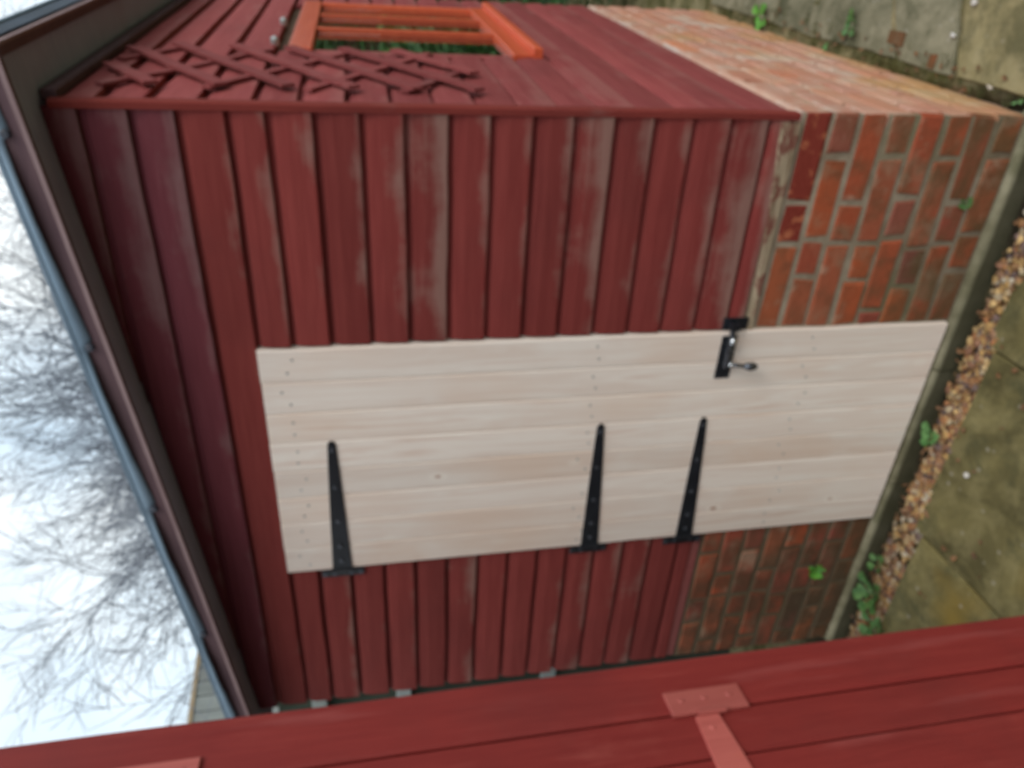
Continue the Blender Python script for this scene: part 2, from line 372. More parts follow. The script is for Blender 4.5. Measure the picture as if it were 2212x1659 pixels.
M['nail'] = metal('dark_nail', (.03, .035, .05), .5)
M['zinc'] = metal('zinc_stud', (.32, .34, .34), .4, .6)
def leafm(name, c1, c2):
    t = NT(name, .5, .4); v = t.tex('Object', (1, 1, 1)); c = t.mix(t.g(t.noise(v, 30, 3), .35, .65), c1, c2); t.b.inputs['Subsurface Weight'].default_value = 0
    return t.out(c)
M['leaf'] = leafm('weed_leaf', (.030, .095, .022), (.095, .20, .055))
M['deadleaf'] = leafm('dead_leaf', (.10, .045, .02), (.24, .12, .05))
M['leaf_pale'] = leafm('pale_weed_leaf', (.07, .19, .05), (.15, .30, .10))
M['leaf_bright'] = leafm('bright_fern_leaf', (.06, .24, .03), (.14, .36, .05))
M['leaf_dark'] = leafm('hedge_leaf', (.025, .085, .02), (.07, .17, .04))
M['bark'] = metal('tree_bark', (.055, .06, .062), .9, 0, .1)
M['twig'] = metal('glare_lightened_twigs', (.16, .18, .215), .9, 0, .1)  # paler and bluer than the bark: sky flare put into the twig colour
M['greywood'] = painted('weathered_grey_board', (.20, .225, .22), (.27, .295, .285), worn=(.25, .27, .25), axis='z', edge=False, wear=.5)
M['brownfence'] = painted('added_brown_fence', (.06, .036, .022), (.10, .06, .036), worn=(.12, .09, .06), axis='z', edge=False, wear=.4)
M['greyrail'] = painted('pale_grey_rail', (.22, .25, .24), (.30, .33, .31), worn=(.35, .38, .36), axis='x', edge=False, wear=.4, dirt=.05)
M['greencreep'] = painted('algae_fence_board', (.022, .03, .02), (.05, .06, .045), worn=(.09, .11, .08), axis='z', edge=False, wear=.5)
def glass():
    t = NT('window_glass', .02, .5); t.b.inputs['Transmission Weight'].default_value = 1.0; t.b.inputs['IOR'].default_value = 1.5
    return t.out((.9, .95, .93))
M['glass'] = glass()
M['inside'] = metal('shed_inside', (.10, .07, .05), .9, 0, .1)

# ------------------------------------------------------------------ ground, paving, gravel
def sheet(name, mat, x0, x1, y0, y1, nx, ny, zf):
    b = MB(); vs = []; fs = []
    for j in range(ny+1):
        for i in range(nx+1):
            x = x0+(x1-x0)*i/nx; y = y0+(y1-y0)*j/ny; vs.append((x, y, zf(x, y)))
    for j in range(ny):
        for i in range(nx): k = j*(nx+1)+i; fs.append((k, k+1, k+nx+2, k+nx+1))
    b.add(vs, fs); return b.build(name, mat, smooth=True, fix=False)
tag(sheet('ground', M['soil'], -60, 60, -60, 60, 4, 4, lambda x, y: -.13), kind='structure')
def zs0(x, y): return -.03+.085*max(0, min(1.2, y+.1))
def soilz(x, y):
    base = -.075
    if x > .0: base = base+(zs0(x, y)-.008-base)*min(1, max(0, (y+.02)/.12))*min(1, x/.02)
    return base+.012*noise.noise(Vector((x*14, y*14, 0)))
tag(sheet('soil_bed', M['soil'], -3.2, 2.2, -2.6, 3.4, 220, 240, soilz), kind='structure')
pav = tag(empty('paving', (0, -.4, -.06)), kind='structure')
def paver(mat, pts, ztop, seed, th=.05):
    """slab from a corner list, broken slightly uneven edges, chamfered top"""
    b = MB(); P = []
    n = len(pts)
    for i in range(n):
        p = Vector((pts[i][0], pts[i][1], 0)); q = Vector((pts[(i+1) % n][0], pts[(i+1) % n][1], 0))
        m = max(1, int((q-p).length/.06)); nn = Vector((-(q-p).y, (q-p).x, 0)).normalized()
        for k in range(m):
            t = k/m; P.append(p.lerp(q, t)+nn*(.009*noise.noise(Vector((t*6+i*3, seed*5.3, 1)))))
    c = sum(P, Vector())/len(P)
    zt = ztop if callable(ztop) else (lambda x, y: ztop)
    top = [(c.x+(p.x-c.x)*.985, c.y+(p.y-c.y)*.985, zt(p.x, p.y)) for p in P]
    mid = [(p.x, p.y, zt(p.x, p.y)-.008) for p in P]; bot = [(p.x, p.y, zt(p.x, p.y)-th) for p in P]
    N = len(P); vs = top+mid+bot
    fs = [tuple(range(N)), tuple(2*N+i for i in reversed(range(N)))]
    for i in range(N):
        k = (i+1) % N; fs += [(i, N+i, N+k, k), (N+i, 2*N+i, 2*N+k, N+k)]
    b.add(vs, fs); return b.build('paving_slab', mat, pav)
sd_ = 0
J = .0022
ys = [-.165, -.86, -1.55, -2.24]
xs = [.055, -.635, -1.335, -2.03]
for i in range(3):
    for j in range(3):
        sd_ += 1
        y1, y0 = ys[j], ys[j+1]; x1, x0 = xs[i], xs[i+1]
        yt = y1-(.03 if i == 2 else 0)+(0.0 if i else .02)
        paver(M['slab'], [(x0+J, y0+J), (x1-J, y0+J), (x1-J, yt-J if j == 0 else y1-J), (x0+J, (yt+.012 if j == 0 else y1)-J)], -.048+.004*((i*7+j*3) % 3-1), sd_)
zs = lambda x, y: -.03+.085*max(0, min(1.2, y+.1))
for k, (mt, pts) in enumerate([
    ('slab_tan', [(.062, -.86), (.75, -.86), (.75, .40), (.30, .36), (.060, .29), (.052, .12), (.045, .03)]),
    ('slab_grey', [(.058, .305), (.30, .375), (.74, .415), (.74, .68), (.29, .66), (.075, .54), (.055, .33)]),
    ('slab_grey', [(.078, .56), (.29, .675), (.75, .70), (.75, 1.30), (.115, 1.30), (.09, .80)]),
    ('slab_grey', [(.12, 1.315), (.76, 1.315), (.76, 1.95), (.15, 1.95)]),
    ('slab_tan', [(.76, -.86), (1.45, -.86), (1.45, .40), (.76, .40)]),
    ('slab_grey', [(.77, .415), (1.46, .415), (1.46, 1.30), (.77, 1.30)]),
    ('slab_tan', [(.062, -1.55), (.75, -1.55), (.75, -.875), (.062, -.875)]),
    ('slab_tan', [(.76, -1.55), (1.45, -1.55), (1.45, -.875), (.76, -.875)]),
    ('slab_tan', [(.062, -2.24), (.75, -2.24), (.75, -1.56), (.062, -1.56)])]):
    paver(M[mt], pts, zs if pts[0][1] > -.9 else -.034, 40+k)

def rock(b, c, s, col, rnd, n=0):
    """an irregular pebble of 20 triangles"""
    ph = (1+5**.5)/2
    V = [(-1, ph, 0), (1, ph, 0), (-1, -ph, 0), (1, -ph, 0), (0, -1, ph), (0, 1, ph), (0, -1, -ph), (0, 1, -ph), (ph, 0, -1), (ph, 0, 1), (-ph, 0, -1), (-ph, 0, 1)]
    F = [(0, 11, 5), (0, 5, 1), (0, 1, 7), (0, 7, 10), (0, 10, 11), (1, 5, 9), (5, 11, 4), (11, 10, 2), (10, 7, 6), (7, 1, 8), (3, 9, 4), (3, 4, 2), (3, 2, 6), (3, 6, 8), (3, 8, 9), (4, 9, 5), (2, 4, 11), (6, 2, 10), (8, 6, 7), (9, 8, 1)]
    rot = Matrix.Rotation(rnd.uniform(0, 6.28), 3, 'Z') @ Matrix.Rotation(rnd.uniform(-.4, .4), 3, 'X')
    sx, sy, sz = s*rnd.uniform(.8, 1.3), s*rnd.uniform(.6, 1.), s*rnd.uniform(.4, .75)
    vs = []
    for v in V:
        q = Vector(v).normalized()*rnd.uniform(.85, 1.12); q = Vector((q.x*sx, q.y*sy, q.z*sz)); vs.append(Vector(c)+rot @ q)
    b.add(vs, F, None, 0, col+(1,))
GC = [(.46, .28, .10), (.50, .34, .15), (.38, .20, .08), (.34, .17, .07), (.25, .11, .06), (.30, .17, .10), (.10, .07, .07), (.52, .38, .20), (.42, .18, .07), (.18, .12, .11), (.30, .15, .09), (.55, .44, .28), (.58, .52, .40), (.62, .42, .18)]
rnd = random.Random(5); g = MB()
for i in range(4600):
    x = rnd.uniform(-2.3, .07)
    outer = -.142 - .03*max(0, min(1, (-x-.2)/1.0)) + .012*noise.noise(Vector((x*9, 3, 0)))
    y = rnd.uniform(outer-.012, -.064)
    den = noise.noise(Vector((x*5, y*5, 7)))
    if rnd.random() < .35-1.3*den and rnd.random() < .8: continue
    if y > -.08 and rnd.random() < .55: continue
    cc = list(GC[min(len(GC)-1, int(rnd.random()**1.15*len(GC)))]); k = rnd.uniform(.75, 1.25)
    if x < -1.3: k *= .8
    rock(g, (x, y, soilz(x, y)+rnd.uniform(.002, .020)), rnd.uniform(.005, .0145)*(1 if rnd.random() < .8 else 1.35), tuple(min(.8, q*k) for q in cc), rnd)
for i in range(60):           # strays on the side and between slabs
    y = rnd.uniform(-.1, 1.6); x = .02+y*.056+rnd.uniform(.0, .05)
    rock(g, (x, y, zs(x, y)-.03+rnd.uniform(0, .012)), rnd.uniform(.004, .009), GC[rnd.randrange(len(GC))], rnd)
tag(g.build('gravel', M['stone'], fix=False), 'narrow strip of golden and brown pea gravel along the foot of the shed', 'gravel', kind='stuff')

# ------------------------------------------------------------------ the shed
shed = tag(empty('shed', (-1.0, .9, 0)), 'red stained timber shed on a low brick plinth with a new pale pine door', 'shed')
W_ = -2.03; DEP = 2.02
DX0, DX1 = -1.388, -.603         # door edges
zk = [2.357, 2.257, 2.163, 2.060, 1.974, 1.874, 1.770, 1.670, 1.566, 1.466, 1.364, 1.263, 1.161, 1.061, .960, .858, .757]
def board_prof(z0, z1, d=0):
    h = z1-z0
    return [(o+d, z) for o, z in board_prof0(z0, z1)]
def board_prof0(z0, z1):
    h = z1-z0
    return [(.002, z0), (.0215, z0), (.0225, z0+.004), (.0205, z0+h*.55), (.016, z0+h*.80), (.0065, z1-.008), (.0055, z1+.012), (.002, z1+.012)]
def aa(a0, a1, st=.06):
    n = max(2, int((a1-a0)/st)); return [a0+(a1-a0)*i/n for i in range(n+1)]
tops = [2.47]+zk; bots = zk+[.700]
for i in range(len(bots)):
    z0, z1 = bots[i], tops[i]
    m = M['board_glare'] if i < 3 else M['board']
    if z0 > 2.03:
        segs = [(W_, -.011)]
    else: segs = [(W_, DX0-.005), (DX1+.005, -.011)]
    for (a0, a1) in segs:
        # the roof falls to the left: trim the highest boards under it
        lim = lambda x: 2.405+.1*x
        if i == 0:
            a0 = max(a0, -.75)
        b = MB(); pr = board_prof(z0, z1)
        b.prism(pr, aa(a0, a1), FRONT, wob=.0035, seed=i*2+(a0 < -1.5))
        if i < 3:
            b.v = [(v[0], v[1], min(v[2], 2.425+.0995*v[0])) for v in b.v]
        b.build('cladding_board', m, shed)
# side cladding (lines level at the same heights)
SL = 2.02
WS0, WS1, WZ0, WZ1 = .625, 1.66, 1.215, 1.965      # window hole
sz = [2.325, 2.225, 2.115, 2.005, 1.905, 1.80, 1.70, 1.60, 1.50, 1.40, 1.30, 1.20, 1.10, 1.0, .90, .80, .69]
st_ = [2.41]+sz[:-1]
for i, (z0, z1) in enumerate(zip(sz, st_)):
    segs = [(.0, SL)]
    if z0 < WZ1 and z1 > WZ0: segs = [(.0, WS0+.01), (WS1-.01, SL)]
    for (a0, a1) in segs:
        b = MB(); b.prism(board_prof(z0, z1, -.017), aa(a0, a1), SIDE, wob=.003, seed=60+i)
        b.build('cladding_board', M['side_board'], shed)
# structural walls behind the cladding
def wall(fr, holes, a0, a1, z0, z1, name, mat, o0=-.05, o1=.0):
    b = MB(); zz = sorted(set([z0, z1]+[h[2] for h in holes]+[h[3] for h in holes])); 
    for k in range(len(zz)-1):
        za, zb = zz[k], zz[k+1]; segs = [(a0, a1)]
        for h in holes:
            if h[2] <= za and h[3] >= zb:
                ns = []
                for s in segs: ns += [(s[0], h[0]), (h[1], s[1])]
                segs = ns
        for s in segs: b.box(fr, s[0], s[1], o0, o1, za, zb)
    return b.build(name, mat, shed)
wall(FRONT, [(DX0+.03, DX1-.03, .0, 2.02)], W_+.002, -.052, .0, 2.22, 'wall_lining', M['inside'])
wall(SIDE, [(WS0+.02, WS1-.02, WZ0+.02, WZ1-.02)], .055, SL, .0, 2.40, 'wall_lining', M['inside'], -.06, -.018)
LEFT = Frame((W_, 0, 0), (0, 1, 0), (-1, 0, 0))
BACK = Frame((W_, SL, 0), (1, 0, 0), (0, 1, 0))
for i, (z0, z1) in enumerate(zip(bots[1:], tops[1:])):
    if z1 > 2.21: z1 = 2.20
    if z0 >= z1-.03: continue
    b = MB(); b.prism(board_prof(z0, z1), aa(.0, SL-.01), LEFT, wob=.003, seed=120+i); b.build('cladding_board', M['board'], shed)
    b = MB(); b.prism(board_prof(z0, z1), aa(.0, -W_+.1), BACK, wob=.003, seed=150+i); b.build('cladding_board', M['board'], shed)
b = MB(); b.box(LEFT, .055, SL-.055, -.05, 0, .66, 2.19); b.box(BACK, .002, -W_+.108, -.05, 0, .66, 2.40); b.build('wall_lining', M['inside'], shed)
# corner batten
b = MB()
zz = [.675+i*(2.405-.675)/24 for i in range(25)]
c1 = [(-.012, -.0255), (.002, -.027), (.0065, -.022), (.0065, .006), (-.004, .006), (-.012, .0)]
vs = []; 
for z in zz:
    w1 = .002*noise.noise(Vector((z*4, 1, 1)))
    for (x, y) in c1: vs.append((x+w1, y, z))
n = len(c1); fs = [(i*n+j, i*n+(j+1) % n, (i+1)*n+(j+1) % n, (i+1)*n+j) for i in range(24) for j in range(n)]+[tuple(range(n)), tuple(24*n+i for i in reversed(range(n)))]
b.add(vs, fs); b.build('corner_batten', M['batten'], shed)
# bare bottom batten above the bricks
b = MB()
vs = []; AS = aa(DX1-.002, -.018, .03)
for a in AS:
    t = (a-DX1)/(-DX1); zt = .672+.052*t+.003*noise.noise(Vector((a*20, 0, 0))); zb = .668-.0*t
    if zt < zb+.006: zt = zb+.006
    for (o, z) in ((.0, zb), (.0245, zb), (.0245, zt-.003), (.0, zt+.03)): vs.append(FRONT.p(a, o, z))
n = 4; m = len(AS)
b.add(vs, [(i*n+j, i*n+(j+1) % n, (i+1)*n+(j+1) % n, (i+1)*n+j) for i in range(m-1) for j in range(n)]+[(0, 1, 2, 3), tuple((m-1)*n+i for i in (3, 2, 1, 0))])
b.build('base_strip', M['barestrip'], shed)
b = MB(); b.box(FRONT, W_, DX0+.002, 0, .017, .664, .704, ch=.003); b.build('base_strip', M['side_board'], shed)

# brick plinth: mortar body and single bricks
ZP = .664
pl = empty('brick_plinth', (-1.0, .9, 0)); pl.parent = shed; pl.location = (0, 0, 0)
b = MB()
b.box(FRONT, W_-.008, DX0+.01, -.10, .0145, -.1, ZP-.004); b.box(FRONT, DX1-.01, .004, -.10, .0145, -.1, ZP-.004)
b.box(FRONT, DX0+.011, DX1-.011, -.10, .0, -.1, .01)
b.build('mortar', M['mortar'], pl)
b = MB(); b.box(SIDE, .10, SL, -.10, .002, -.1, ZP-.004); b.build('mortar', M['mortar_side'], pl)
b = MB(); b.box(LEFT, .10, SL, -.10, .012, -.1, ZP-.004); b.box(BACK, -.01, -W_+.1, -.10, .012, -.1, ZP-.004); b.build('mortar', M['mortar'], pl)
meshes = {}
def brick_mesh(kind, w_, h, seed, mat):
    key = (kind, seed, mat.name)
    if key in meshes: return meshes[key]
    rn = random.Random(seed*31+int(w_*1000)); c = .006; dpt = .05
    vs = []
    for z in (-h/2, h/2):
        for a in (-w_/2, w_/2): vs.append((a+rn.uniform(-.002, .002), -dpt, z+rn.uniform(-.002, .002)))
    for z in (-h/2, h/2):
        for a in (-w_/2, w_/2): vs.append((vs[0][0]*0+a+rn.uniform(-.005, .005), -c, z+rn.uniform(-.0045, .0045)))
    for z in (-h/2+c, h/2-c):
        for a in (-w_/2+c, w_/2-c): vs.append((a+rn.uniform(-.004, .004), rn.uniform(-.001, .0015), z+rn.uniform(-.003, .003)))
    fs = [(0, 1, 3, 2), (8, 10, 11, 9), (0, 4, 5, 1), (2, 3, 7, 6), (0, 2, 6, 4), (1, 5, 7, 3), (4, 8, 9, 5), (6, 7, 11, 10), (4, 6, 10, 8), (5, 9, 11, 7)]
    me = bpy.data.meshes.new('brick'); me.from_pydata(vs, [], fs); me.materials.append(mat)
    import bmesh
    bm = bmesh.new(); bm.from_mesh(me); bmesh.ops.recalc_face_normals(bm, faces=bm.faces); bm.to_mesh(me); bm.free()
    meshes[key] = me; return me
rb = random.Random(3)
def place_brick(fr, a0, a1, o, z, h, mat):
    w_ = a1-a0
    kind = round(w_, 2)
    me = brick_mesh(kind, w_, h, rb.randrange(4), mat)
    ob = bpy.data.objects.new('brick', me); COL.objects.link(ob); ob.parent = pl
    m = fr.mat().copy(); p = fr.p((a0+a1)/2, o+rb.uniform(-.0015, .002), z+h/2+rb.uniform(-.003, .003)); m.translation = p-worldloc(pl)
    rr = Matrix.Rotation(rb.uniform(-.016, .016), 4, 'Y') ; ob.matrix_local = m @ rr
CP = .0833; JT = .0140; HD, ST = .103, .222
def courses(fr, a_start, a_end, sgn, o, z0, ncourse, mat, skip=None, first=0):
    """Flemish bond, bricks laid from a_start towards a_end (sgn = -1 or 1)"""
    for c in range(ncourse):
        z = z0+c*CP; h = CP-JT; a = a_start
        seq = c+first; head = seq % 2 == 0; 
        while (a_end-a)*sgn > .03:
            L_ = (HD if head else ST)*rb.uniform(.93, 1.07)
            b1 = a+sgn*L_
            if (b1-a_end)*sgn > 0 or abs(b1-a_end) < .04: b1 = a_end
            mt_ = mat
            if fr is FRONT and a_start > -.1 and c == ncourse-1 and a > -.3: mt_ = M['paint_brick']
            place_brick(fr, min(a, b1), max(a, b1), o, z, h, mt_)
            a = b1+sgn*JT; head = not head
NZ = ZP-8*CP
courses(FRONT, .006, DX1+.004, -1, .018, NZ+.004, 8, M['brick'])
courses(FRONT, DX0-.004, W_-.01, -1, .018, NZ+.004, 8, M['brick'], first=1)
courses(SIDE, -.012, SL, 1, .008, NZ+.004, 8, M['brick_side'], first=1)
courses(LEFT, .0, SL, 1, .018, NZ+.004, 8, M['brick'])
# sloping lime mortar fillet on the side ledge
b = MB(); AS = aa(-.012, SL, .03); vs = []
for a in AS:
    q = noise.noise(Vector((a*9, 2, 2))); q2 = noise.noise(Vector((a*23, 5, 2)))
    q3 = max(.15, 1-a*.9)*(1+.9*q)
    for (o, z) in ((-.02, ZP-.004), (.006+.005*q, ZP-.012-.008*q2), (.008+.004*q2, ZP+.0), (-.002, ZP+.014*q3), (-.02, ZP+.024*q3+.004)): vs.append(SIDE.p(a, o, z))
n = 5; m = len(AS)
b.add(vs, [(i*n+j, i*n+(j+1) % n, (i+1)*n+(j+1) % n, (i+1)*n+j) for i in range(m-1) for j in range(n)]+[tuple(range(n)), tuple((m-1)*n+i for i in reversed(range(n)))])
b.build('mortar_fillet', M['lime'], shed)
# concrete ledge at the foot of the front wall, in three pieces, chipped
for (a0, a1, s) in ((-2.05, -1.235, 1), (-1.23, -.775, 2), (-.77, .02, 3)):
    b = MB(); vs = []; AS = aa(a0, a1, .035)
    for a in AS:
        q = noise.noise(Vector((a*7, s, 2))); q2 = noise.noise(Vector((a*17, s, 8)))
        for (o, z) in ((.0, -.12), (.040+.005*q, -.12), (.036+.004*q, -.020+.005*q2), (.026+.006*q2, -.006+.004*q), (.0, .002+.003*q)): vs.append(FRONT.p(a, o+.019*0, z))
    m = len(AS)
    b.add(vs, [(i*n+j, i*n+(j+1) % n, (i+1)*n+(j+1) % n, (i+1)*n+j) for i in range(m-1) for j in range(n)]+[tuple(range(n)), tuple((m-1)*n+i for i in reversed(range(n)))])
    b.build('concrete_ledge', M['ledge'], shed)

# roof, falling gently to the left
rf = empty('roof', (0, 0, 0)); rf.parent = shed
rz = lambda x: .0995*x
F0 = -.14
def roofbox(b, x0, x1, y0, y1, za, zb, mi=0, n=1):
    for i in range(n):
        xa = x0+(x1-x0)*i/n; xb = x0+(x1-x0)*(i+1)/n
        vs = [(x, y, z+rz(x)) for z in (za, zb) for y in (y0, y1) for x in (xa, xb)]
        b.add(vs, [(0, 1, 3, 2), (4, 6, 7, 5), (0, 4, 5, 1), (2, 3, 7, 6), (0, 2, 6, 4), (1, 5, 7, 3)], None, mi)
XV = lambda y: .118+.056*(y+.14)
XE = -2.22
b = MB()   # deck with the skewed verge
def deck(b, za, zb, y0, y1, xl, inset=0.0):
    vs = []
    for z in (za, zb):
        for (x, y) in ((xl, y0), (XV(y0)-inset, y0), (XV(y1)-inset, y1), (xl, y1)): vs.append((x, y, z+rz(x)))
    b.add(vs, [(0, 1, 2, 3), (7, 6, 5, 4), (0, 4, 5, 1), (1, 5, 6, 2), (2, 6, 7, 3), (3, 7, 4, 0)])
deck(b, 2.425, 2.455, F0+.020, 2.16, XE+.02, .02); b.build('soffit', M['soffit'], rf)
b = MB(); roofbox(b, XE, XV(F0), F0, F0+.018, 2.418, 2.452); roofbox(b, XE, XV(F0), F0, F0+.018, 2.4522, 2.476); b.build('fascia', M['fascia'], rf)
b = MB(); roofbox(b, XE, XV(F0)+.004, F0-.006, F0+.0, 2.414, 2.424); b.build('fascia_bead', M['bead'], rf)
b = MB()   # verge board along the side
def verge(b, o0, o1, za, zb):
    vs = []
    for z in (za, zb):
        for (x, y) in ((XV(F0)+o0, F0), (XV(F0)+o1, F0), (XV(2.16)+o1, 2.16), (XV(2.16)+o0, 2.16)): vs.append((x, y, z+rz(XV(F0))))
    b.add(vs, [(0, 1, 2, 3), (7, 6, 5, 4), (0, 4, 5, 1), (1, 5, 6, 2), (2, 6, 7, 3), (3, 7, 4, 0)])
verge(b, -.019, .0, 2.410, 2.474); b.build('verge_board', M['fascia'], rf)
b = MB(); verge(b, .0004, .007, 2.408, 2.419); b.build('verge_bead', M['bead'], rf)
b = MB(); deck(b, 2.4785, 2.487, F0-.010, 2.17, XE-.01, -.010); b.build('roof_felt', M['felt'], rf)
# felt turned down over the fascia, sagging between clout nails
NX = [-2.03, -1.49, -1.0, -.515, -.04]
b = MB(); AS = aa(XE-.01, XV(F0)+.009, .02); vs = []
for a in AS:
    dd = min(abs(a-x) for x in NX); near = [x for x in NX]
    left = max([x for x in NX if x <= a], default=-2.5); right = min([x for x in NX if x >= a], default=.4)
    ph = (a-left)/max(.01, right-left); sag = math.sin(math.pi*max(0, min(1, ph)))
    sw = ph**1.6; sag = math.sin(math.pi*max(0, min(1, sw))); zb = 2.463-.017*max(0, min(1, 1-ph))**1.3 + .002*noise.noise(Vector((a*15, 0, 3)))
    yo = F0-.0035-.012*sag
    vs += [(a, F0-.009, 2.4775+rz(a)), (a, yo-.001, (2.4775+zb)/2+rz(a)), (a, yo, zb+rz(a)), (a, yo+.0025, zb+rz(a)), (a, F0-.004, 2.474+rz(a))]
n = 5; m = len(AS)
b.add(vs, [(i*n+j, i*n+(j+1) % n, (i+1)*n+(j+1) % n, (i+1)*n+j) for i in range(m-1) for j in range(n)])
b.build('felt_flap', M['felt'], rf, smooth=True)
b = MB(); verge(b, .0015, .006, 2.436, 2.4778); b.build('felt_flap', M['felt_dark'], rf)
for x in NX:
    b = MB(); y0 = F0-.004; z0 = 2.440+rz(x)
    z0 += .015; b.tube([(x, y0+.003, z0), (x, y0-.004, z0), (x, y0-.006, z0)], [.010, .010, .006], 8); b.build('clout_nail', M['nail'], rf)
# cover strip where the side wall meets the roof
b = MB(); b.box(SIDE, .0, SL, .002, .022, 2.392, 2.4225, ch=.004); b.build('cover_strip', M['fascia'], shed)

# window
win = empty('window', (0, 0, 0)); win.parent = shed
def wbox(name, a0, a1, o0, o1, z0, z1, mat, ch=.003):
    b = MB(); o0 -= .016; o1 -= .020; b.box(SIDE, a0, a1, o0, o1, z0, z1, ch=ch); return b.build(name, mat, win)
wbox('top_rail', WS0-.005, WS1+.01, .0, .034, 1.893, 1.962, M['orange'])
wbox('bottom_rail', WS0-.005, WS1+.01, .0, .034, 1.232, 1.292, M['orange'])
wbox('sill', WS0-.02, WS1+.03, .0, .056, 1.205, 1.2315, M['orange'])
wbox('stile', WS0-.002, WS0+.038, .0, .022, 1.2925, 1.8925, M['side_board'])
wbox('stile', WS1-.045, WS1, .0, .032, 1.2925, 1.8925, M['orange'])
wbox('glazing_bar', 1.005, 1.035, .0, .032, 1.2925, 1.8925, M['orange'])
wbox('glazing_bar', 1.33, 1.355, .0, .030, 1.2925, 1.8925, M['orange'])
for (a0, a1) in ((WS0+.0385, 1.0045), (1.0355, 1.3295), (1.3555, WS1-.0455)):
    wbox('pane', a0, a1, .006, .015, 1.2930, 1.892, M['glass'], 0)
for a in (.72, 1.10):
    b = MB(); b.tube([SIDE.p(a, .0, 2.005), SIDE.p(a, .018, 2.005), SIDE.p(a, .024, 2.0)], [.013, .013, .006], 8); b.build('stud', M['zinc'], win)

# new pine door
door = empty('door', (0, 0, 0)); door.parent = shed; door['label'] = 'new unpainted pine plank door with black strap hinges'
NPL = 8; pw = (DX1-DX0)/NPL
for i in range(NPL):
    b = MB(); a0 = DX0+i*pw; a1 = a0+pw
    zt = 2.060+random.uniform(-.001, .001); zb_ = .010+random.uniform(0, .002); g_ = .0007
    z_l = [zb_+(zt-zb_)*k/20 for k in range(21)]; prof = [(a0+g_, -.0), (a0+g_, .0284), (a0+g_+.0035, .031), (a0+pw*.5, .0312), (a1-g_-.0035, .031), (a1-g_, .0284), (a1-g_, .0)]
    vs = []
    for k, z in enumerate(z_l):
        for j, (a, o) in enumerate(prof):
            e = 0
            if i == NPL-1 and j >= 4: e = .004*noise.noise(Vector((z*6, 1, 1)))
            if i == 0 and j <= 2: e = .0015*noise.noise(Vector((z*6, 8, 1)))
            vs.append(FRONT.p(a+e, o, z))
    n = len(prof)
    b.add(vs, [(k*n+j, k*n+(j+1) % n, (k+1)*n+(j+1) % n, (k+1)*n+j) for k in range(20) for j in range(n)]+[tuple(range(n)), tuple(20*n+j for j in reversed(range(n)))])
    b.build('door_plank', M['pine'], door)
b = MB(); rs = random.Random(8)
for z in (1.99, 1.13, .45):
    for i in range(NPL):
        for q in ((.3, .0), (.7, .03)):
            a = DX0+(i+q[0])*pw; zz_ = z+q[1]*rs.uniform(-1, 1)
            b.tube([FRONT.p(a, .0305, zz_), FRONT.p(a, .0322, zz_)], [.0042, .0036], 6)
o = b.build('nail_heads', M['zinc'], door); o['kind'] = 'stuff'
def strap_hinge(zc, ztip, ph):
    """black T hinge: tapering strap on the door, upright plate beside it, knuckle and screws"""
    h = empty('strap_hinge', (0, 0, 0)); h.parent = door
    b = MB(); o0, o1 = .0318, .0350
    xs_ = [-1.385, -1.372, -1.30, -1.15, -1.0, -.915, -.903, -.897]
    hw = [.030, .030, .0275, .0225, .0165, .0125, .0105, .004]
    vs = []
    for x, w2 in zip(xs_, hw):
        zc_ = zc+(ztip-zc)*(x+1.385)/.49
        for (o_, z) in ((o0, zc_-w2), (o1, zc_-w2+.0015), (o1, zc_+w2-.0015), (o0, zc_+w2)): vs.append(FRONT.p(x, o_, z))
    m = len(xs_)
    b.add(vs, [(i*4+j, i*4+(j+1) % 4, (i+1)*4+(j+1) % 4, (i+1)*4+j) for i in range(m-1) for j in range(4)]+[(0, 1, 2, 3), tuple((m-1)*4+i for i in (3, 2, 1, 0))])
    for x in (-.925, -1.06, -1.19, -1.29, -1.35):
        zc_ = zc+(ztip-zc)*(x+1.385)/.49
        b.tube([FRONT.p(x, o1, zc_), FRONT.p(x, o1+.003, zc_), FRONT.p(x, o1+.004, zc_)], [.0075, .0065, .003], 8, mi=1)
    ob = b.build('strap_hinge', [M['black'], M['zinc2']], door)
    bpy.data.objects.remove(h)
    b = MB(); b.box(FRONT, -1.424, -1.396, .0235, .0275, zc-ph/2, zc+ph/2, ch=.001)
    for k in range(5): 
        za = zc-.034+k*.014; b.tube([FRONT.p(-1.391, .034, za), FRONT.p(-1.391, .034, za+.0125)], [.0075, .0075], 8)
    for k in (-.42, -.2, .2, .42): b.tube([FRONT.p(-1.412, .0275, zc+k*ph), FRONT.p(-1.412, .0305, zc+k*ph)], [.006, .005], 8, mi=1)
    b.build('hinge_plate', [M['black'], M['zinc2']], door)
strap_hinge(1.893, 1.893, .132); strap_hinge(1.083, 1.098, .128); strap_hinge(.744, .764, .138)
# tower bolt
BZ = .737
b = MB(); b.box(FRONT, -.757, -.615, .0318, .0345, BZ-.024, BZ+.024, ch=.001)
for a in (-.748, -.70, -.64):
    for z in (-.017, .017): b.tube([FRONT.p(a, .0345, BZ+z), FRONT.p(a, .0375, BZ+z)], [.0055, .004], 8)
b.build('bolt_plate', M['black'], door)
b = MB(); b.tube([FRONT.p(-.715, .043, BZ), FRONT.p(-.60, .043, BZ), FRONT.p(-.572, .043, BZ)], [.0085, .0085, .0085], 12)
for a in (-.655, -.628): b.box(FRONT, a-.006, a+.006, .0347, .0535, BZ-.013, BZ+.013, ch=.003)
b.build('bolt_bar', M['gloss'], door, smooth=False)
b = MB(); kx = -.70
b.tube([FRONT.p(kx, .043, BZ), FRONT.p(kx, .058, BZ-.022), FRONT.p(kx-.002, .064, BZ-.05)], [.006, .006, .006], 8)
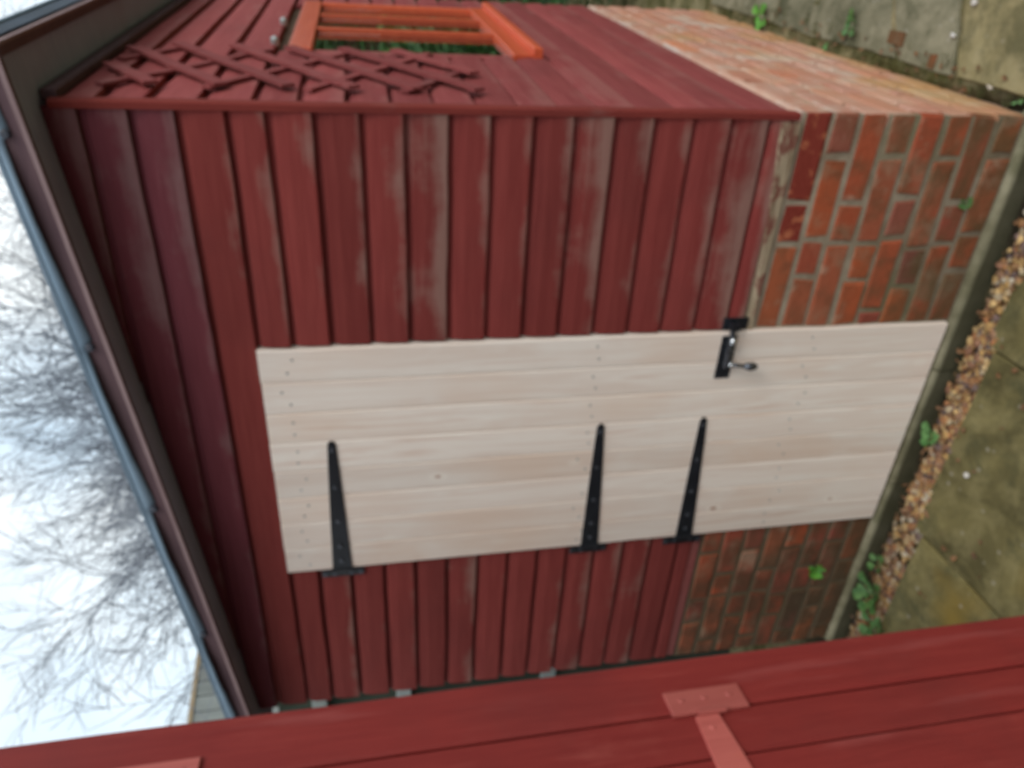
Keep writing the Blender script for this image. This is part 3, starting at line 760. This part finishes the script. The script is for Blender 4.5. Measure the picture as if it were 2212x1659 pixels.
b.tube([FRONT.p(kx-.002, .064, BZ-.046), FRONT.p(kx-.002, .065, BZ-.055), FRONT.p(kx-.003, .066, BZ-.068), FRONT.p(kx-.003, .066, BZ-.082), FRONT.p(kx-.003, .066, BZ-.09)], [.006, .011, .013, .011, .004], 12)
b.build('bolt_knob', M['gloss'], door, smooth=True)
b = MB()
b.tube([FRONT.p(-.622, .0535, BZ), FRONT.p(-.622, .060, BZ), FRONT.p(-.622, .064, BZ)], [.012, .011, .005], 12)
b.tube([FRONT.p(-.700, .050, BZ-.008), FRONT.p(-.700, .058, BZ-.010), FRONT.p(-.700, .061, BZ-.010)], [.008, .007, .003], 12)
b.build('bolt_rivet', M['steel'], door, smooth=True)
b = MB(); b.box(FRONT, -.597, -.560, .0235, .027, BZ-.050, BZ+.028, ch=.001)
b.box(FRONT, -.590, -.568, .0272, .052, BZ-.013, BZ-.0095); b.box(FRONT, -.590, -.568, .0272, .052, BZ+.0095, BZ+.013); b.box(FRONT, -.590, -.568, .0522, .055, BZ-.013, BZ+.013)
b.build('bolt_keeper', M['black'], shed)

# ------------------------------------------------------------------ trellis on the side wall
tr = tag(empty('trellis', SIDE.p(.4, .03, 1.45)), 'red diamond lattice trellis fixed to the side wall below the eaves beside the window', 'trellis')
S0, S1, TZ0, TZ1 = .10, .60, 1.46, 2.36
def slat(p, q, o0, o1, hw):
    b = MB(); dx = q[0]-p[0]; dz = q[1]-p[1]; ln = math.hypot(dx, dz); nx, nz = -dz/ln*hw, dx/ln*hw
    nseg = 6; vs = []; sd = random.random()*50
    for k in range(nseg+1):
        t = k/nseg; e = .004*noise.noise(Vector((t*3, sd, 0)))
        a = p[0]+dx*t; z = p[1]+dz*t
        vs += [SIDE.p(a-nx, o0+e, z-nz), SIDE.p(a-nx, o1+e, z-nz), SIDE.p(a+nx, o1+e, z+nz), SIDE.p(a+nx, o0+e, z+nz)]
    b.add(vs, [(k*4+j, k*4+(j+1) % 4, (k+1)*4+(j+1) % 4, (k+1)*4+j) for k in range(nseg) for j in range(4)]+[(0, 1, 2, 3), tuple(nseg*4+j for j in (3, 2, 1, 0))])
    b.build('slat', M['side_board'] if False else M['trel'], tr)
M['trel'] = painted('trellis_stain', (.20, .046, .046), (.25, .066, .064), worn=(.32, .19, .18), axis='z', edge=False, wear=.6)
sl1 = .66; step = .150
k = -3
for k in range(-5, 12):             # rising away from the corner
    c = TZ0-.35+k*step
    pts = []
    t0 = max(S0, (TZ0-c)/sl1); t1 = min(S1, (TZ1-c)/sl1)
    if t1-t0 > .07: slat((t0, c+sl1*t0), (t1, c+sl1*t1), .0140, .0215, .0165)
for k in range(0, 14):              # falling away from the corner, behind
    c = TZ0+.04+k*.225
    t0 = max(S0, (c-TZ1)/sl1); t1 = min(S1, (c-TZ0)/sl1)
    if t1-t0 > .07: slat((t0, c-sl1*t0), (t1, c-sl1*t1), .0060, .0136, .0125)

# ------------------------------------------------------------------ the other red shed close on the left
a_ = math.radians(-6.3)
E0 = Vector((-.755, -.990, 0))
PAN = Frame(E0, (-math.sin(a_), -math.cos(a_), 0), (math.cos(a_), -math.sin(a_), 0))   # a runs towards the viewer
s2 = tag(empty('shed', PAN.p(1.2, -.9, -.05)), 'bright red vertical plank shed close by with pink painted strap hinges', 'shed')
pos = 0.0; wds = [.112, .086, .1, .1, .1, .1, .1, .1, .1, .1, .1, .1, .1, .1, .1, .1, .1, .1, .1, .1]
TOP2 = 2.62
for i, w_ in enumerate(wds):
    b = MB(); o_ = -.02; g_ = .0015
    zl = aa(-.03, TOP2, .08); f = .002 if i == 0 else 0.0
    prof = [(pos+(0 if i == 0 else g_), o_), (pos+(0 if i == 0 else g_), -.004+f), (pos+g_+.004, 0+f), (pos+w_-g_-.004, 0+f), (pos+w_-g_, -.004+f), (pos+w_-g_, o_)]
    vs = []
    for z in zl:
        for j, (a, o) in enumerate(prof):
            e = .002*noise.noise(Vector((z*3, i, 1))) if (i == 0 and j < 3) else 0
            vs.append(PAN.p(a+e, o, z))
    n = len(prof); m = len(zl)
    b.add(vs, [(k*n+j, k*n+(j+1) % n, (k+1)*n+(j+1) % n, (k+1)*n+j) for k in range(m-1) for j in range(n)]+[tuple(range(n)), tuple((m-1)*n+j for j in reversed(range(n)))])
    b.build('plank', M['panel'], s2); pos += w_
b = MB(); b.box(PAN, .002, pos, -1.75, -.0205, -.1, TOP2-.05); b.build('wall', M['board'], s2)
b = MB(); b.box(PAN, -.06, pos+.08, -1.82, .06, TOP2+.002, TOP2+.05); b.build('roof', M['felt'], s2)
for zc in (2.115, 1.252, .38):
    b = MB(); b.box(PAN, .074, .121, .0022, .0085, zc-.067, zc+.067, ch=.0012)
    for k in (-.5, 0.02, .5): b.tube([PAN.p(.094, .0085, zc+k*.085), PAN.p(.094, .0105, zc+k*.085)], [.0058, .0045], 10)
    b.tube([PAN.p(.1225, .0085, zc-.024), PAN.p(.1225, .0085, zc+.024)], [.005, .005], 10)
    b.build('hinge_plate', M['pinkmetal'], s2)
    b = MB(); vs = []
    for (a, w2) in ((.126, .0205), (.20, .0255), (.26, .027), (.34, .023), (.44, .016), (.455, .010)):
        for (o, z) in ((.0012, -w2), (.006, -w2+.001), (.006, w2-.001), (.0012, w2)): vs.append(PAN.p(a, o, zc+.010+z))
    b.add(vs, [(i*4+j, i*4+(j+1) % 4, (i+1)*4+(j+1) % 4, (i+1)*4+j) for i in range(5) for j in range(4)]+[(0, 1, 2, 3), (23, 22, 21, 20)])
    for a in (.15, .24, .33, .42): b.tube([PAN.p(a, .006, zc+.012), PAN.p(a, .008, zc+.012)], [.0055, .004], 10)
    b.build('strap_hinge', M['pinkmetal'], s2)

# ------------------------------------------------------------------ fence and grey outbuilding beyond the gap
FN = Frame((0, .62, 0), (1, 0, 0), (0, -1, 0))
fn = tag(empty('fence', (-3.4, .62, 0)), 'dark algae covered board fence with pale grey rails in the gap between the sheds', 'fence')
x = -4.9
while x < -2.10:
    b = MB(); b.box(FN, x, x+.098, 0, .018, -.05, 2.30+random.uniform(-.01, .01), ch=.002); b.build('plank', M['greencreep'], fn); x += .102
for z in (2.10, 1.70, .97):
    b = MB(); b.box(FN, -4.9, -2.10, .0185, .06, z-.035, z+.035, ch=.003); b.build('rail', M['greyrail'], fn)
OB = Frame((-5.142, 3.058, 0), (-.22, -.975, 0), (.975, -.22, 0))
ob_ = tag(empty('outbuilding', OB.p(.3, -1.2, 0)), 'weathered grey vertical board outbuilding with brown roof edge beyond the fence', 'shed')
x = -1.9
while x < 2.4:
    b = MB(); b.box(OB, x, x+.125, -.02, 0, -.05, 3.385, ch=.004); b.build('plank', M['greywood'], ob_); x += .132
b = MB(); b.box(OB, -1.9, 2.4, -2.2, -.022, -.05, 3.37); b.build('wall', M['greywood'], ob_)
b = MB(); b.box(OB, -2.0, 2.5, -2.3, .012, 3.386, 3.42); b.build('roof', M['bare'], ob_)

# ------------------------------------------------------------------ weeds
def leaf(b, base, dirv, up, ln, wd, seg=4):
    dirv = Vector(dirv).normalized(); up = Vector(up).normalized(); sd = dirv.cross(up).normalized(); vs = [Vector(base)]
    for k in range(1, seg+1):
        t = k/seg; wv = wd*math.sin(math.pi*min(1, t*.92+.05))**.7
        c = Vector(base)+dirv*ln*t+up*(.16*ln*math.sin(t*2.6))
        if k < seg: vs += [c-sd*wv+up*wd*.25, c-up*wd*.05, c+sd*wv+up*wd*.25]
        else: vs += [c]
    fs = [(0, 1, 2), (0, 2, 3)]
    for k in range(seg-2):
        q = 1+3*k; fs += [(q, q+3, q+4, q+1), (q+1, q+4, q+5, q+2)]
    q = 1+3*(seg-2); e = len(vs)-1; fs += [(q, e, q+1), (q+1, e, q+2)]
    b.add(vs, fs)
def weed(loc, n, ln, wd, mat, label, seed, name='weed', up=(0, 0, 1), cat='weed', lift=.8, spread=None, stem=True):
    rn = random.Random(seed); t = tag(empty(name, loc), label, cat, None); up = Vector(up)
    e1 = up.orthogonal().normalized(); e2 = up.cross(e1)
    for i in range(n):
        q = 2*math.pi*i/n+rn.uniform(-.4, .4); hz = e1*math.cos(q)+e2*math.sin(q); l_ = ln*rn.uniform(.7, 1.2); el = lift*rn.uniform(.4, 1.2)
        dv = (hz+up*el).normalized(); hgt = l_*rn.uniform(.3, 1.1); base = Vector(loc)+dv*hgt
        b = MB()
        if stem: b.tube([Vector(loc), Vector(loc)+dv*hgt*.6, base], [.0016, .0013, .001], 4)
        leaf(b, base, (hz+up*rn.uniform(-.1, .5)), up*1.0-hz*.2, l_, wd*l_, 5); b.build('leaf', mat, t, smooth=True, fix=False)
    return t
weed((-.998, -.078, -.05), 9, .030, .55, M['leaf_pale'], 'small round-leaved green weed in the gravel below the middle of the door', 1)
weed((-1.57, -.085, -.05), 4, .030, .5, M['leaf'], 'small dark weed pressed against the ledge below the door hinge side', 2)
weed((-1.70, -.115, -.05), 17, .040, .5, M['leaf'], 'broad leafy weed clump in the gravel nearest the bright red shed', 3)
weed((-1.80, -.19, -.05), 15, .038, .48, M['leaf'], 'second leafy weed spreading over the slab edge beside the bright red shed', 4)
weed((-1.637, -.022, .165), 34, .017, .55, M['leaf_bright'], 'bright green tuft growing out of the dark brick left of the door', 5, 'tuft', (0, -1, .2), 'fern')
weed((-.228, -.020, .10), 6, .014, .45, M['leaf'], 'tiny green seedling growing from the brick joint between door and corner', 6, 'seedling', (0, -1, .3), 'weed')
weed((.105, .94, .03), 6, .032, .5, M['leaf_pale'], 'pale green leafy weed at the foot of the side wall halfway along', 7)
weed((.16, .80, .04), 7, .03, .5, M['leaf'], 'dark green weed rooted between the grey side slabs and the wall', 18)
weed((.135, 1.42, .06), 9, .04, .5, M['leaf_bright'], 'bright green weed clump near the far end of the side wall', 19)
weed((.118, 1.10, .03), 5, .026, .4, M['leaf'], 'low dark green weed farther along the side wall', 8)
weed((.050, .06, -.045), 4, .020, .55, M['leaf_pale'], 'pale green seedling in the soil right at the shed corner', 9, 'seedling')
# moss
def clump(name, label, cat, pts, mat, seed):
    rn = random.Random(seed); b = MB()
    for (x, y, z, s) in pts:
        for k in range(int(60*s/.02)):
            q = rn.uniform(0, 6.28); rr = s*rn.random()**.5; p = Vector((x+rr*math.cos(q), y+rr*math.sin(q), z+s*.25*(1-rr/s)))
            leaf(b, p, (rn.uniform(-1, 1), rn.uniform(-1, 1), rn.uniform(.3, 1)), (0, 0, 1), .005, .0016, 2)
    return tag(b.build(name, mat, fix=False), label, cat, kind='stuff')
M['moss'] = leafm('moss_cushion', (.055, .06, .015), (.12, .12, .035))
mp_ = [(.02+.056*y+random.uniform(.0, .03), y, zs(0, y)-.008, random.uniform(.012, .026)) for y in [i*.045 for i in range(0, 42)]]
mp_ += [(.03+.056*y+random.uniform(.0, .07), y, zs(0, y)-.006, random.uniform(.012, .03)) for y in [random.uniform(.3, 1.9) for i in range(60)]]
mp_ += [(.075, .19, -.02, .02), (.10, .30, -.01, .02), (.085, .345, 0, .02)]
clump('moss', 'dark green moss cushions along the foot of the side wall', 'moss', mp_, M['moss'], 4)
# loose stones, a few singled out
def stone(name, loc, s, col, label, cat, seed):
    rn = random.Random(seed); b = MB(); rock(b, loc, s, col, rn); return tag(b.build(name, M['stone']), label, cat)
stone('pebble', (.060, .165, -.018), .018, (.80, .74, .66), 'cream pebble lying in the dark gap at the shed corner', 'stone', 1)
stone('pebble', (.083, .145, -.02), .013, (.75, .50, .28), 'tan pebble beside the cream one at the shed corner', 'stone', 2)
stone('pebble', (-1.02, -.265, -.040), .012, (.72, .70, .66), 'white pebble lying alone on the mossy slab in front of the door', 'stone', 3)
stone('pebble', (.17, .34, .014), .012, (.75, .74, .72), 'small white pebble on the grey side slab near the tan one', 'stone', 4)
stone('pebble', (.26, .30, .012), .014, (.72, .70, .66), 'larger white pebble at the edge of the tan slab', 'stone', 6)
rl = random.Random(77); lb_ = MB()
for k in range(260):
    if k < 170: x = rl.uniform(-1.95, .05); y = rl.uniform(-.16, -.06)
    elif k < 215: y = rl.uniform(.05, 1.5); x = .056*y+rl.uniform(.02, .09)
    else: x = rl.uniform(-1.9, .6); y = rl.uniform(-.5, -.17)
    z = (soilz(x, y)+.016 if y > -.165 else -.046) if x < .05 or y < 0 else zs(x, y)
    leaf(lb_, (x, y, z+.004), (rl.uniform(-1, 1), rl.uniform(-1, 1), rl.uniform(-.1, .3)), (rl.uniform(-.3, .3), rl.uniform(-.3, .3), 1), rl.uniform(.010, .030), rl.uniform(.003, .009), 3)
tag(lb_.build('leaf_litter', M['deadleaf'], fix=False), 'dry brown leaf litter caught in the gravel and slab edges', 'leaves', kind='stuff')
# worn red brick edging sunk beside the side wall
for i, (y, hx, lb) in enumerate([(.70, .150, 'worn red brick set flush in the edge of the side path, farther piece'), (.58, .140, 'worn red brick set flush in the edge of the side path, nearer piece'), (.395, .092, 'small broken red brick bit by the slab gap near the corner')]):
    b = MB(); w2 = (.045, .045, .015)[i]; fr = Frame((hx, y, 0), SIDE.a, SIDE.o); b.box(Frame(fr.org, (SIDE.a), (0, 0, 1)), 0, 0, 0, 0, 0, 0) if False else None
    if i == 0: continue
    z1 = zs(hx, y)+.0025
    q = [(-w2, -.02), (w2, -.02), (w2*1.05, .018), (-w2*.95, .022)]
    vs = [fr.org+SIDE.a*a+SIDE.o*o+Vector((0, 0, z)) for z in (z1-.05, z1) for (a, o) in q]
    b.add(vs, [(0, 1, 2, 3), (7, 6, 5, 4), (0, 4, 5, 1), (1, 5, 6, 2), (2, 6, 7, 3), (3, 7, 4, 0)])
    tag(b.build('brick_fragment', M['brick']), lb, 'brick')

# ------------------------------------------------------------------ bushes beyond the side wall
def bush(name, c, rad, n, label, mats, seed, cat='bush'):
    rn = random.Random(seed); t = tag(empty(name, (c[0], c[1], 0)), label, cat)
    b = MB()
    for k in range(9):
        q = rn.uniform(0, 6.28); b.tube([(c[0], c[1], -.1), (c[0]+rad[0]*.3*math.cos(q), c[1]+rad[1]*.3*math.sin(q), c[2]*.6), (c[0]+rad[0]*.7*math.cos(q), c[1]+rad[1]*.7*math.sin(q), c[2]+rad[2]*rn.uniform(0, .6))], [.02, .013, .006], 5)
    b.build('stem', M['bark'], t)
    for mi, m in enumerate(mats):
        b = MB()
        for k in range(n//len(mats)):
            v = Vector((rn.gauss(0, 1), rn.gauss(0, 1), rn.gauss(0, 1))).normalized()*rn.uniform(.55, 1.03)**.6
            f = 1+.25*noise.noise(v*2.5+Vector((seed, 0, 0)))
            p = Vector((c[0]+v.x*rad[0]*f, c[1]+v.y*rad[1]*f, max(.02, c[2]+v.z*rad[2]*f)))
            leaf(b, p, (rn.uniform(-1, 1), rn.uniform(-1, 1), rn.uniform(-.6, .8)), (rn.uniform(-.4, .4), rn.uniform(-.4, .4), 1), rn.uniform(.05, .09), .022, 3)
        o = b.build('foliage', m, t, fix=False); 
    return t
bush('bush', (.75, 3.35, .7), (.8, .6, .8), 3200, 'dense green bush behind the far end of the side wall', [M['leaf_dark'], M['leaf']], 2)
bush('bush', (1.25, 4.5, .9), (.7, .7, .85), 5200, 'yellow green shrub across the path that shows in the window glass', [M['leaf_dark'], M['leaf_bright']], 3)
bush('hedge', (1.5, 6.2, 1.2), (2.2, .8, 1.4), 16000, 'tall dark garden hedge across the end of the side path', [M['leaf_dark'], M['leaf']], 5, 'hedge')
bush('hedge', (5.4, 3.0, 1.0), (1.0, 2.6, 1.3), 8000, 'low garden hedge running along the far right of the paving', [M['leaf_dark'], M['leaf']], 6, 'hedge')

GF = Frame((0, 7.9, 0), (1, 0, 0), (0, -1, 0))  # unseen fence, added only to fill the reflection in the window panes
gf = tag(empty('fence', (2.5, 7.9, 0)), 'unseen brown board fence added behind the tall hedge for the window reflection', 'fence')
for k in range(44):
    b = MB(); b.box(GF, -1.5+k*.2, -1.304+k*.2, 0, .02, -.1, 2.7, ch=.003); b.build('plank', M['brownfence'], gf)

# ------------------------------------------------------------------ bare winter trees
def tree(base, H, spread, label, seed, nlimb=7, depth=6, thin=1.0, lean=(0, 0)):
    rn = random.Random(seed); t = tag(empty('tree', base), label, 'tree', 'bare winter trees behind the shed')
    tk = MB(); tw = MB(); B = Vector(base)
    cnt = [0]
    def grow(p, dv, ln, rad, lev):
        nseg = 3 if lev < 4 else 2
        pts = [p]; rads = [rad]; dd = dv.copy()
        for i in range(nseg):
            dd = (dd+Vector((rn.gauss(0, 1), rn.gauss(0, 1), rn.gauss(0, .8)))*(.13+.02*lev)+Vector((0, 0, .04 if lev < 4 else .0))).normalized()
            pts.append(pts[-1]+dd*ln/nseg); rads.append(rad*(1-.4*(i+1)/nseg))
        (tk if lev < 2 else tw).tube(pts, rads, 7 if lev < 2 else (4 if lev < 3 else 3), caps=False); cnt[0] += 1
        if lev >= depth: return
        k = (4 if lev < 3 else (4 if lev < depth-1 else 5))
        for i in range(k):
            t_ = rn.uniform(.35, 1.0) if i else 1.0
            f = t_*nseg; j = min(nseg-1, int(f)); q = pts[j].lerp(pts[j+1], f-j)
            ax = dd.cross(Vector((rn.gauss(0, 1), rn.gauss(0, 1), rn.gauss(0, 1)))).normalized()
            an = rn.uniform(.35, .95) if i else rn.uniform(.1, .35)
            nd = (Matrix.Rotation(an, 3, ax) @ dd)
            grow(q, nd.normalized(), ln*rn.uniform(.58, .80), max(.0028*thin, rads[j]*rn.uniform(.5, .68)), lev+1)
    trunk_h = H*.28
    pts = [B, B+Vector((.1, .05, trunk_h*.5)), B+Vector((lean[0]*.3, lean[1]*.3, trunk_h))]
    tk.tube(pts, [H*.030, H*.024, H*.021], 10)
    for i in range(nlimb):
        q = 2*math.pi*i/nlimb+rn.uniform(-.3, .3); el = rn.uniform(.35, 1.3)
        dv = Vector((math.cos(q)*spread+lean[0], math.sin(q)*spread+lean[1], el)).normalized()
        grow(pts[-1]-Vector((0, 0, rn.uniform(0, trunk_h*.25))), dv, H*.26*rn.uniform(.8, 1.15), H*.012, 1)
    tk.build('trunk', M['bark'], t, fix=False); tw.build('crown', M['twig'], t, fix=False)
    return t
tree((-5.2, 6.9, 0), 7.1, 1.0, 'big spreading bare tree, the nearest of those above the shed roof', 3, nlimb=12, depth=6, thin=1.3)
tree((-3.4, 9.8, 0), 7.6, .85, 'slim bare tree standing farthest right behind the shed roof', 14, nlimb=10, depth=6, thin=1.4)
tree((-7.6, 12.6, 0), 7.6, .8, 'bare tree farther off, filling the gap behind the big spreading one', 41, nlimb=7, depth=6, thin=1.6)
tree((-12.6, 9.4, 0), 5.2, .9, 'low bare tree farthest left beyond the grey outbuilding', 21, nlimb=9, depth=6, thin=1.7)
